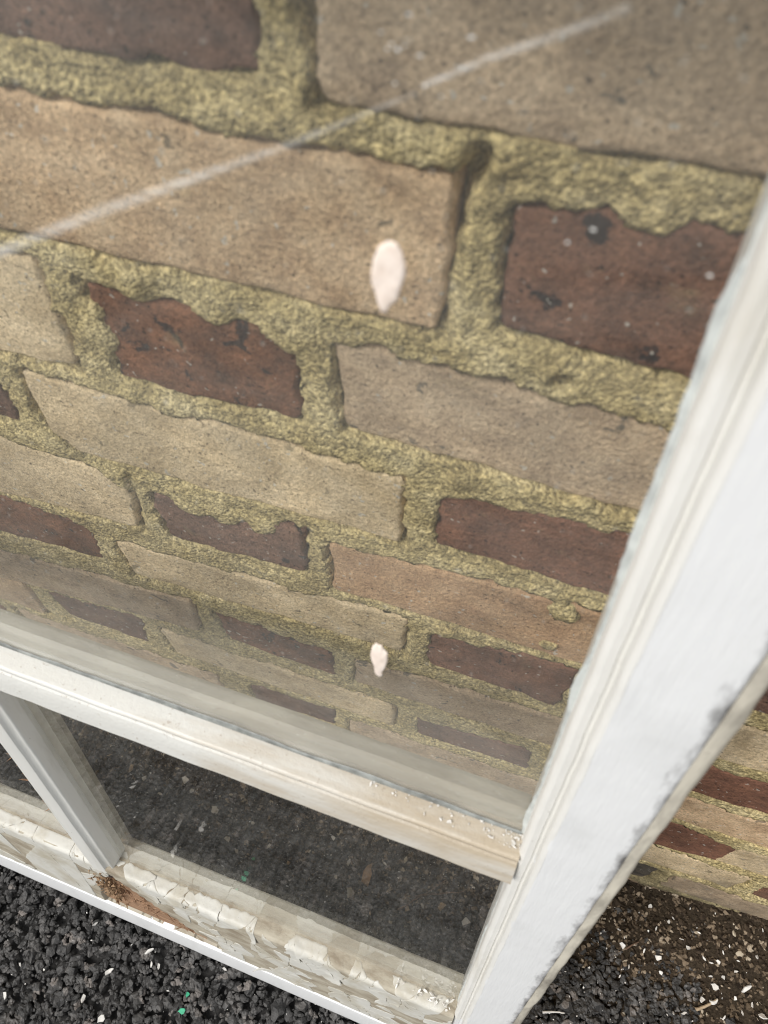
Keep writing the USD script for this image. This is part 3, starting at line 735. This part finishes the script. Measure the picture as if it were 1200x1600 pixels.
obj('lip', r_lip, WHITE, rl, smooth=35)

# paint flakes on the rail face: cracked cells, some lost, some curled
def rail_surface(u, s):
    """(v, n) on the rail front at arc position s in [0, 1] from the glass line down to the groove"""
    prof = np.array(rail_pts[:8 + 15 + 1])
    L = np.r_[0, np.cumsum(np.linalg.norm(np.diff(prof, axis=0), axis=1))]
    q = np.asarray(s) * L[-1]
    return np.interp(q, L, prof[:, 0]), np.interp(q, L, prof[:, 1])
prof = np.array(rail_pts[:24]); PL = np.linalg.norm(np.diff(prof, axis=0), axis=1).sum()
def flake_field(u0, u1, n, seed, lost, curl):
    g = np.random.default_rng(seed)
    pts = g.uniform([u0, 0.03 * PL], [u1, PL * 0.99], (n, 2))
    for _ in range(1):                                   # even the seeds out a little
        d = np.linalg.norm(pts[:, None] - pts[None], axis=-1) + np.eye(n)
        k = d.argmin(1); far = d.min(1) < 0.006
        pts = pts + np.where(far[:, None], (pts - pts[k]) * 0.25, 0)
    ext = np.vstack([pts, [[u0 - 1, 0], [u1 + 1, 0], [0, -1], [0, 1]]])
    vor = Voronoi(ext)
    frame = sbox(u0, 0.012 * PL, u1, PL * 0.995)
    for i in range(n):
        reg = vor.regions[vor.point_region[i]]
        if -1 in reg or not reg:
            continue
        pg = Polygon(vor.vertices[reg]).intersection(frame).buffer(-0.00022)
        if pg.is_empty or pg.geom_type != 'Polygon' or pg.area < 4e-6:
            continue
        cu, cs = pg.centroid.x, pg.centroid.y / PL
        if -0.13 < cu < 0.002 and cs > np.interp(cu, [-.13, -.10, -.06, 0.002], [.85, .05, .36, .85]):
            continue
        patch = noise(np.array([[cu * 55, cs * 4.0, seed * 1.7]]), 3)[0]
        if g.uniform() < lost(cu, cs) + (0.6 if patch > .66 else -0.12):
            continue
        ring = np.array(pg.segmentize(0.0022).exterior.coords)[:-1]
        ring = ring + (fb(np.c_[ring, np.zeros(len(ring))], 320, seed) * 0.0042)[:, None] * g.normal(size=2)
        c0 = ring.mean(0)
        lift = curl * max(0.0, g.normal(-0.1, 1.1)); dr = g.normal(size=2); dr /= np.linalg.norm(dr); dr[1] = abs(dr[1])
        layers = [(1.0, 0.0003), (0.94, 0.0005), (0.75, .0005), (0.5, 0.00045), (0.25, .00045)]
        Vs = []
        size = math.sqrt(pg.area)
        for sc, hgt in layers + [(0.0, 0.00045)]:
            rr = c0 + (ring - c0) * sc if sc > 0 else c0[None]
            vv_, nn = rail_surface(rr[:, 0], rr[:, 1] / PL)
            d = np.clip(((rr - c0) @ dr) / size, 0, 1.2)
            h = hgt + lift * d ** 2
            # offset along an outward direction of the rail face
            ss = rr[:, 1] / PL
            va, na = rail_surface(rr[:, 0], ss - .012); vb, nb = rail_surface(rr[:, 0], ss + .012)
            tl = np.hypot(va - vb, nb - na).clip(1e-7)
            Vs.append(np.stack([rr[:, 0], vv_ + h * (nb - na) / tl, nn + h * (va - vb) / tl], -1))
        m = len(ring); k = np.arange(m); k2 = (k + 1) % m
        F = []
        for q in range(4):
            F += [np.stack([q * m + k, q * m + k2, (q + 1) * m + k2], 1), np.stack([q * m + k, (q + 1) * m + k2, (q + 1) * m + k], 1)]
        F.append(np.stack([4 * m + k, 4 * m + k2, np.full(m, 5 * m)], 1))
        under = Vs[0].copy(); under[:, 2] -= 0.0006; under[:, 1] -= .00015
        b0 = 5 * m + 1
        F += [np.stack([k, b0 + k2, k2], 1), np.stack([k, b0 + k, b0 + k2], 1)]
        V_ = np.vstack(Vs + [under]); F = np.vstack(F)
        tm = trimesh.Trimesh(V_, F, process=False)
        if tm.face_normals[2 * m:4 * m][:, 2].mean() < 0:
            tm.invert()
        obj('paint_flake', tm, FLAKEP, rl, smooth=50)
flake_field(-0.02, 0.2225, 150, 61, lambda u, s: 0.20 + 0.25 * (s > .35) * (s < .75) + (0.3 if .10 < u < .16 and s > .4 else 0), 0.0036)
flake_field(-0.135, -0.02, 60, 62, lambda u, s: 0.25, 0.0026)
flake_field(UGL, -0.135, 34, 63, lambda u, s: 0.03, 0.0003)

# splinters: at the mullion's torn left arris and over the broken rail
def splinters(n, f, seed, L, R0):
    g = np.random.default_rng(seed); out = []
    for i in range(n):
        a, d = f(g)
        l = L * g.uniform(.4, 1.5); r = R0 * g.uniform(.5, 1.4)
        d = d / np.linalg.norm(d); side = np.cross(d, [0.3, 0.5, 0.8]); side /= np.linalg.norm(side); s2 = np.cross(d, side)
        ring = [a + side * r, a - side * r * .5 + s2 * r, a - side * r * .5 - s2 * r, a + d * l * .6 + side * r * .7, a + d * l * .6 - s2 * r * .5, a + d * l * .6 + s2 * r * .4, a + d * l]
        out.append(trimesh.Trimesh(np.array(ring), [[0, 1, 2], [0, 3, 5], [0, 5, 1], [1, 5, 4], [1, 4, 2], [2, 4, 3], [2, 3, 0], [3, 4, 6], [4, 5, 6], [5, 3, 6]], process=False))
    return trimesh.util.concatenate(out)
def mull_split(g):
    v = 0.22 + 0.22 * g.uniform() ** 0.6
    return np.array([-0.1128 - g.uniform(0, .0012), v, -0.0045 - g.uniform(0, .004)]), np.array([-g.uniform(.05, .5), g.normal(0, 1.2) - 1.2, g.uniform(-.1, .35)])
tag(obj('splinters', splinters(150, mull_split, 71, 0.006, 0.0006), WOOD, sash, smooth=False), kind='stuff')
def rail_split(g):
    u = -0.112 + 0.085 * g.uniform() ** 1.6
    v = np.interp(u, [-0.112, -.09, -.03], [.105, .09, .065]) + g.normal(0, .012)
    return np.array([u, v, -0.0065]), np.array([g.normal(0, 1.0) + .6, g.normal(0, .35), g.uniform(0, .45)])
tag(obj('splinters', splinters(150, rail_split, 72, 0.012, 0.0008), WOOD, sash, smooth=False), kind='stuff')
def rot_fluff(g):
    return np.array([-0.106 + g.normal(0, .006), 0.112 + g.normal(0, .016), -0.004 + g.uniform(-.003, .005)]), g.normal(size=3) * [1, 1, .5] + [0, 0, .3]
tag(obj('rotten_fibres', splinters(220, rot_fluff, 73, 0.0045, 0.0012), ROTWOOD, sash, smooth=False), kind='stuff')

# panes
def pane(u0, u1, v0, v1, m):
    b = trimesh.creation.box((u1 - u0, v1 - v0, 0.003)); b.apply_translation(((u0 + u1) / 2, (v0 + v1) / 2, GN - 0.0016))
    return obj('pane', b, m, sash, smooth=False)
pane_u = pane(UGL - .003, 0.2238, tv + 0.0012, 0.8846, GLASS)
pane_r = pane(-0.0900, 0.2238, bv + 0.0012, tv - 0.0227, GLASSL)
pane_l = pane(UGL - .003, -0.1138, bv + 0.0012, tv - 0.0227, GLASSL)

# sealant smeared along the glass edges
def sealant(a0, a1, axis, base, sgn, wmin, wmax, seed, thick=0.0012, n=420):
    ts = np.linspace(a0, a1, n)
    q = np.c_[ts, np.zeros(n), np.zeros(n)]
    w = wmin + (wmax - wmin) * np.clip(fb(q, 28, seed, 4) * 2.2 + 0.45, 0, 1) + fb(q, 300, seed + 2) * 0.0004
    rows = []
    for k, h in ((0.0, thick), (0.55, thick * .9), (0.92, thick * .55), (1.0, 0.00005)):
        s = base + sgn * w * k
        z = np.full(n, GN + h) if k else np.full(n, GN + thick)
        rows.append(np.stack([s, ts, z] if axis == 1 else [ts, s, z], -1))
    V_ = np.stack(rows, 1).reshape(-1, 3); F = grid_faces(n, 4)
    tm = trimesh.Trimesh(V_, F, process=False)
    if tm.face_normals[:, 2].mean() < 0:
        tm.invert()
    return tm
obj('sealant', sealant(tv + .002, 0.884, 1, 0.2232, -1, 0.0012, 0.0034, 81), SEAL, sash, smooth=True)
obj('sealant', sealant(bv + .002, tv - .024, 1, 0.2232, -1, 0.0006, 0.0014, 82), SEAL, sash, smooth=True)
SEALD = plain('dark_glazing_putty', (.20, .21, .20), 0.5, 0.4, 120)
obj('sealant', sealant(UGL, 0.222, 0, tv + 0.0002, 1, 0.0016, 0.0038, 83), SEALD, sash, smooth=True)

# marks on the upper pane: plaster daubs, paint smear, splashes
def daub(outline, dome_h, seed, m, name, parent, n0=GN):
    ring = np.array(outline, float); c0 = ring.mean(0)
    pg = Polygon(ring).segmentize(0.0005); ring = np.array(pg.exterior.coords)[:-1]
    m_ = len(ring); Vs = []
    for sc, h in ((1.0, 0.0), (0.96, .55), (0.85, .8), (0.6, .95), (0.3, 1.0)):
        rr = c0 + (ring - c0) * sc
        z = n0 + 0.0001 + dome_h * h * (1 + 0.8 * fb(np.c_[rr, np.zeros(m_)], 350, seed))
        Vs.append(np.c_[rr, z])
    Vs.append(np.array([[*c0, n0 + dome_h]]))
    k = np.arange(m_); k2 = (k + 1) % m_; F = []
    for q in range(4):
        F += [np.stack([q * m_ + k, q * m_ + k2, (q + 1) * m_ + k2], 1), np.stack([q * m_ + k, (q + 1) * m_ + k2, (q + 1) * m_ + k], 1)]
    F.append(np.stack([4 * m_ + k, 4 * m_ + k2, np.full(m_, 5 * m_)], 1))
    tm = trimesh.Trimesh(np.vstack(Vs), np.vstack(F), process=False)
    if tm.face_normals[:, 2].mean() < 0:
        tm.invert()
    return obj(name, tm, m, parent, smooth=60)
px1 = [(607, 375), (620, 379), (629, 394), (634, 414), (634, 430), (627, 450), (622, 468), (609, 479), (605, 487), (597, 487), (591, 474), (587, 457), (581, 442), (580, 425), (584, 402), (592, 384)]
px2 = [(588, 1004), (592, 1007), (596, 1007), (600, 1014), (606, 1020), (606, 1032), (602, 1043), (597, 1050), (598, 1055), (593, 1057), (588, 1053), (586, 1049), (585, 1040), (581, 1030), (579, 1021), (582, 1009)]
tag(daub([sash_uv(*q, GN) for q in px1], 0.0010, 91, PLASTER, 'plaster_daub', pane_u), 'larger pale pink plaster daub, higher on the pane')
tag(daub([sash_uv(*q, GN) for q in px2], 0.0009, 92, PLASTER, 'plaster_daub', pane_u), 'smaller pale pink plaster daub, lower on the pane')
def smear(pts, widths, parent):
    P2 = np.array([sash_uv(*q, GN) for q in pts]); n = 160
    t = np.linspace(0, len(P2) - 1, n)
    c = np.stack([np.interp(t, np.arange(len(P2)), P2[:, i]) for i in range(2)], 1)
    w = np.interp(t, np.arange(len(P2)), widths)
    d = np.gradient(c, axis=0); d /= np.linalg.norm(d, axis=1, keepdims=True); nr = np.c_[-d[:, 1], d[:, 0]]
    rows = []
    for k in np.linspace(-1, 1, 7):
        e = (fb(np.c_[c, np.full(n, k)], 500, 5) * 0.35 + 1)
        rows.append(np.c_[c + nr * (w * k * e)[:, None] / 2, np.full(n, GN + 0.00025 * (1 - k * k) + 0.00012)])
    V_ = np.stack(rows, 1).reshape(-1, 3); tm = trimesh.Trimesh(V_, grid_faces(n, 7), process=False)
    if tm.face_normals[:, 2].mean() < 0:
        tm.invert()
    uv = np.stack([np.repeat(np.linspace(0, 1, n), 7), np.tile(np.linspace(0, 1, 7), n)], 1)
    path = numbered(f'{parent}/paint_smear')
    usdkit.mesh(stage, path, tm, SMEAR, smooth=True, uv=uv)
    return path
smear([(-60, 420), (0, 393), (150, 333), (310, 276), (450, 227), (560, 182), (650, 145)], [.0046, .0045, .0039, .0030, .0020, .0014, .0008], pane_u)
smear([(660, 135), (760, 92), (880, 52), (985, 11)], [.0013, .0019, .0021, .0020], pane_u)
g = np.random.default_rng(5)
for (x, y, r) in [(612, 68, 4), (622, 78, 5), (606, 76, 4), (657, 86, 5), (737, 58, 7), (640, 22, 5), (632, 72, 3), (665, 133, 4), (690, 150, 3), (618, 130, 3), (927, 358, 5), (888, 378, 4), (596, 50, 3), (1110, 430, 6)]:
    a = np.linspace(0, 2 * np.pi, 9)[:-1]; rr = r * g.uniform(.3, .9, 8)
    daub([sash_uv(x + q * math.cos(t) * 1.3, y + q * math.sin(t) * .8, GN) for t, q in zip(a, rr)], 0.0004, int(x), CREAM, 'splash', pane_u)
# nail dint and marks on the stile
# ------------------------------------------------------------------ loose bits on the ground and on the sash's ledges
def chip_mesh(l, w, th, seed):
    g = np.random.default_rng(seed)
    a = np.sort(g.uniform(0, 2 * np.pi, 8)); rr = g.uniform(.65, 1.0, 8)
    ring = np.c_[np.cos(a) * rr * l / 2, np.sin(a) * rr * w / 2]
    bend = g.normal(0, .25)
    top = np.c_[ring, th / 2 + bend * ring[:, 0] ** 2 / l]; bot = np.c_[ring * 1.04, -th / 2 + bend * ring[:, 0] ** 2 / l]
    V_ = np.vstack([top, bot, [[0, 0, th / 2]], [[0, 0, -th / 2]]]); k = np.arange(8); k2 = (k + 1) % 8
    F = np.vstack([np.stack([k, k2, np.full(8, 16)], 1), np.stack([8 + k2, 8 + k, np.full(8, 17)], 1), np.stack([k, 8 + k, 8 + k2], 1), np.stack([k, 8 + k2, k2], 1)])
    return trimesh.Trimesh(V_, F, process=False)
def ground_hit(px, py, lift=0.004):
    r = ray(px, py); lo, hi = 0.3, 3.0
    for _ in range(60):
        mid = (lo + hi) / 2; p = CAM + r * mid
        zz = max(float(ground_z(p[0], p[1])), float(soil_z(p[0], p[1])) if -.24 < p[1] < .012 else -9) + lift
        if p[2] > zz: lo = mid
        else: hi = mid
    return CAM + r * lo
def place(name, m, material, pos, ang, label, cat, group=None, tilt=(0, 0)):
    t = trimesh.transformations.euler_matrix(tilt[0], tilt[1], ang)
    mm = m.copy(); mm.apply_transform(t)
    path = numbered(f'/World/{name}')
    x = usdkit.mesh(stage, path, mm, material, smooth=False)
    x.AddTranslateOp().Set(Gf.Vec3d(*map(float, pos)))
    tag(path, label, cat, group)
    return path
g = np.random.default_rng(77)
protos = [chip_mesh(1.0, w, 0.10, 900 + i) for i, w in enumerate((.35, .5, .75, .28, .9))]
# the larger ones where the photograph shows them: pixel, length in pixels, screen angle
big_chips = [(148, 1444, 11, -.9, 'a'), (232, 1486, 18, -.7, 'a'), (170, 1518, 14, -.9, 'a'), (130, 1560, 12, 1.4, 'a'), (158, 1592, 14, -.6, 'a'), (237, 1506, 12, 1.3, 'a'),
             (8, 1555, 11, .9, 'a'), (262, 1548, 6, 0, 'a'), (351, 1514, 8, .3, 'a'), (248, 1510, 9, 1.2, 'a')]
for (x, y, l, a, _) in big_chips:
    p = ground_hit(x, y); s = l / FPX * np.linalg.norm(p - CAM) * 0.95
    mm = protos[int(g.integers(0, 4))].copy(); mm.apply_scale(s)
    place('paint_flake', mm, CHIPW, p, -a + .1, 'white sliver of old paint lying on the tarmac in front of the sash', 'paint flake', 'white paint slivers in front of the sash', tuple(g.normal(0, .25, 2)))
right_chips = [(1016, 1416, 8), (968, 1453, 7), (1025, 1451, 8), (972, 1478, 10), (1006, 1486, 9), (1028, 1495, 10), (1093, 1458, 7), (1100, 1497, 9), (1112, 1505, 8), (1122, 1504, 7),
               (1065, 1467, 7), (1075, 1480, 7), (1140, 1478, 6), (1130, 1489, 7), (1110, 1525, 9), (1130, 1528, 7), (1154, 1502, 6), (1117, 1542, 12), (1098, 1563, 9), (1165, 1545, 20),
               (1068, 1583, 11), (1192, 1588, 12), (1150, 1518, 6), (1033, 1520, 8), (983, 1510, 8), (969, 1525, 7), (1045, 1440, 6), (1052, 1435, 6), (1183, 1495, 7), (1192, 1453, 6), (1160, 1582, 8), (1175, 1570, 7), (1148, 1560, 6), (1132, 1590, 9)]
for (x, y, l) in right_chips:
    p = ground_hit(x, y); s = l / FPX * np.linalg.norm(p - CAM) * 1.0
    mm = protos[int(g.integers(0, 5))].copy(); mm.apply_scale(s)
    place('paint_flake', mm, CHIPW, p, g.uniform(0, 6.28), 'small white paint flake on the dark soil beside the stile', 'paint flake', 'white paint flakes on the soil beside the stile', tuple(g.normal(0, .3, 2)))
glass_chips = [(205, 1200, 12), (288, 1220, 12), (225, 1215, 8), (335, 1265, 14), (340, 1268, 10), (355, 1312, 9), (545, 1347, 10), (545, 1395, 14), (578, 1428, 8), (602, 1350, 8), (300, 1235, 8), (410, 1300, 7), (395, 1285, 6),
               (420, 1322, 8), (480, 1330, 7), (450, 1348, 6), (635, 1420, 8), (660, 1415, 7), (692, 1417, 12), (520, 1310, 7), (250, 1240, 7), (370, 1330, 7), (170, 1180, 8), (610, 1440, 6)]
for (x, y, l) in glass_chips:
    p = ground_hit(x, y); s = l / FPX * np.linalg.norm(p - CAM) * 1.2
    mm = protos[int(g.integers(0, 5))].copy(); mm.apply_scale(s)
    place('paint_flake', mm, CHIPW if g.uniform() < .7 else CHIPB, p, g.uniform(0, 6.28), 'pale flake on the dark ground seen through the lower pane', 'paint flake', 'pale flakes behind the lower pane', tuple(g.normal(0, .25, 2)))
p = ground_hit(573, 1368); mm = protos[1].copy(); mm.apply_scale(0.026)
place('dead_leaf', mm, CHIPO, p, 1.7, 'curled brown leaf on the ground behind the lower pane', 'leaf', None, (.15, .1))
for i, (x, y, l) in enumerate([(284, 1580, 12), (293, 1554, 8)]):
    p = ground_hit(x, y); mm = protos[2].copy(); mm.apply_scale(l / FPX * np.linalg.norm(p - CAM))
    place('plastic_fragment', mm, CHIPG, p, i * 1.3, ('larger' if i == 0 else 'smaller') + ' green plastic fragment on the tarmac in front of the sash', 'plastic fragment', None, (.2, .1))
p = ground_hit(396, 1342); mm = protos[2].copy(); mm.apply_scale(.006)
place('plastic_fragment', mm, CHIPG, p, .4, 'green plastic crumb behind the lower pane', 'plastic fragment')
# small uncounted flecks
flecks = []
for i in range(1000):
    if i < 330:
        x, y = g.uniform(0.22, 0.66), -0.24 * g.uniform() ** 0.8
        s = 0.0012 * math.exp(g.normal(0, .5))
    else:
        x, y = g.uniform(-0.36, 0.40), (g.uniform(-0.36, -0.02) if i < 620 else g.uniform(-.2, -.03))
        s = 0.0013 * math.exp(g.normal(0, .5))
    z = max(float(ground_z(x, y)), float(soil_z(x, y)) if y > -.24 else -9) + 0.0042
    mm = protos[i % 5].copy(); mm.apply_scale(s); mm.apply_transform(trimesh.transformations.euler_matrix(g.normal(0, .4), g.normal(0, .4), g.uniform(0, 6.28))); mm.apply_translation((x, y, z))
    flecks.append(mm)
tag(obj('paint_flecks', trimesh.util.concatenate(flecks), CHIPW, smooth=False), 'fine white paint flecks scattered over the dark ground', 'paint flecks', kind='stuff')
# sticks
def stick(pa, pb, r, seed):
    g = np.random.default_rng(seed); n = 9; bend = np.linalg.norm(pb - pa) * 0.05
    t = np.linspace(0, 1, n)[:, None]
    c = pa * (1 - t) + pb * t + (g.normal(0, bend, 3) * [1, 1, .2]) * np.sin(t * np.pi) + g.normal(0, bend * .12, (n, 3)) * [1, 1, .2]
    rows = []
    for i in range(n):
        a = np.linspace(0, 2 * np.pi, 7)[:-1]; rr = r * (1 - .5 * t[i, 0])
        d = pb - pa; d /= np.linalg.norm(d); s1 = np.cross(d, [0, 0, 1.]); s1 /= np.linalg.norm(s1); s2 = np.cross(s1, d)
        rows.append(c[i] + np.cos(a)[:, None] * s1 * rr + np.sin(a)[:, None] * s2 * rr)
    V_ = np.vstack(rows); F = []
    for i in range(n - 1):
        for k in range(6):
            a, b = i * 6 + k, i * 6 + (k + 1) % 6
            F += [[a, b, b + 6], [a, b + 6, a + 6]]
    F += [[0, k + 1, k] for k in range(1, 5)] + [[(n - 1) * 6, (n - 1) * 6 + k, (n - 1) * 6 + k + 1] for k in range(1, 5)]
    return trimesh.Trimesh(V_, F, process=False)
def lay(name, a, b, r, m, seed, label, cat, group=None):
    pa, pb = ground_hit(*a, .005), ground_hit(*b, .005)
    tag(obj(name, stick(pa - pa, pb - pa, r, seed), m), label, cat, group)
    UsdGeom.Xformable(stage.GetPrimAtPath(f'/World/{name}' if used[f'/World/{name}'] == 0 else f'/World/{name}_{used["/World/" + name]:03d}')).AddTranslateOp().Set(Gf.Vec3d(*map(float, pa)))
lay('wood_splinter', (848, 1582), (882, 1583), .0011, CHIPW, 1, 'straight pale splinter on the tarmac at the foot of the stile', 'splinter')
lay('wood_splinter', (1088, 1578), (1122, 1561), .0016, CHIPB, 2, 'longest bent pale splinter on the soil, bottom right', 'splinter')
lay('wood_splinter', (1110, 1566), (1121, 1562), .0022, CHIPW, 3, 'thick white stub beside the longest splinter, bottom right', 'splinter')
lay('twig', (648, 1400), (725, 1393), .0010, TWIG, 4, 'thin straight twig behind the lower pane near the stile', 'twig')
lay('twig', (620, 1422), (698, 1374), .0010, TWIG, 5, 'thin twig crossing the other behind the lower pane', 'twig')
lay('twig', (978, 1483), (998, 1472), .0009, TWIG, 6, 'short brown twig on the soil beside the stile', 'twig')
# chips caught on the rail ledge in the corner by the stile
for i in range(26):
    u = 0.219 - 0.05 * g.uniform() ** 1.7; s = 0.005 * math.exp(g.normal(-.2, .35))
    mm = protos[int(g.integers(0, 4))].copy(); mm.apply_scale(s)
    n_ = g.uniform(-0.0145, -0.006)
    pos = O + U * u + Vv * (bv + 0.0012 + g.uniform(0, .0012)) + N * n_
    place('ledge_chip', mm, CHIPW, pos, g.uniform(0, 6.28), 'white paint chip caught on the bottom rail in the corner by the stile', 'paint chip', 'paint chips in the bottom corner of the sash', tuple(g.normal(0, .35, 2)))

# grit settled on the transom ledge in the corner by the stile
cr = []
for i in range(90):
    u = 0.2225 - 0.075 * g.uniform() ** 2.2; n_ = GN + 0.0005 + 0.0085 * g.uniform() ** (1.0 if u > .205 else 2.5)
    mm = protos[i % 5].copy(); mm.apply_scale(0.0015 * math.exp(g.normal(0, .5)))
    mm.apply_transform(trimesh.transformations.euler_matrix(g.normal(0, .4), g.normal(0, .4), g.uniform(0, 6.28)))
    mm.apply_translation(O + U * u + Vv * (tv + 0.0004) + N * n_); cr.append(mm)
tag(obj('grit', trimesh.util.concatenate(cr), CHIPW, smooth=False), 'pale grit and paint crumbs settled on the transom in the corner by the stile', 'grit', kind='stuff')
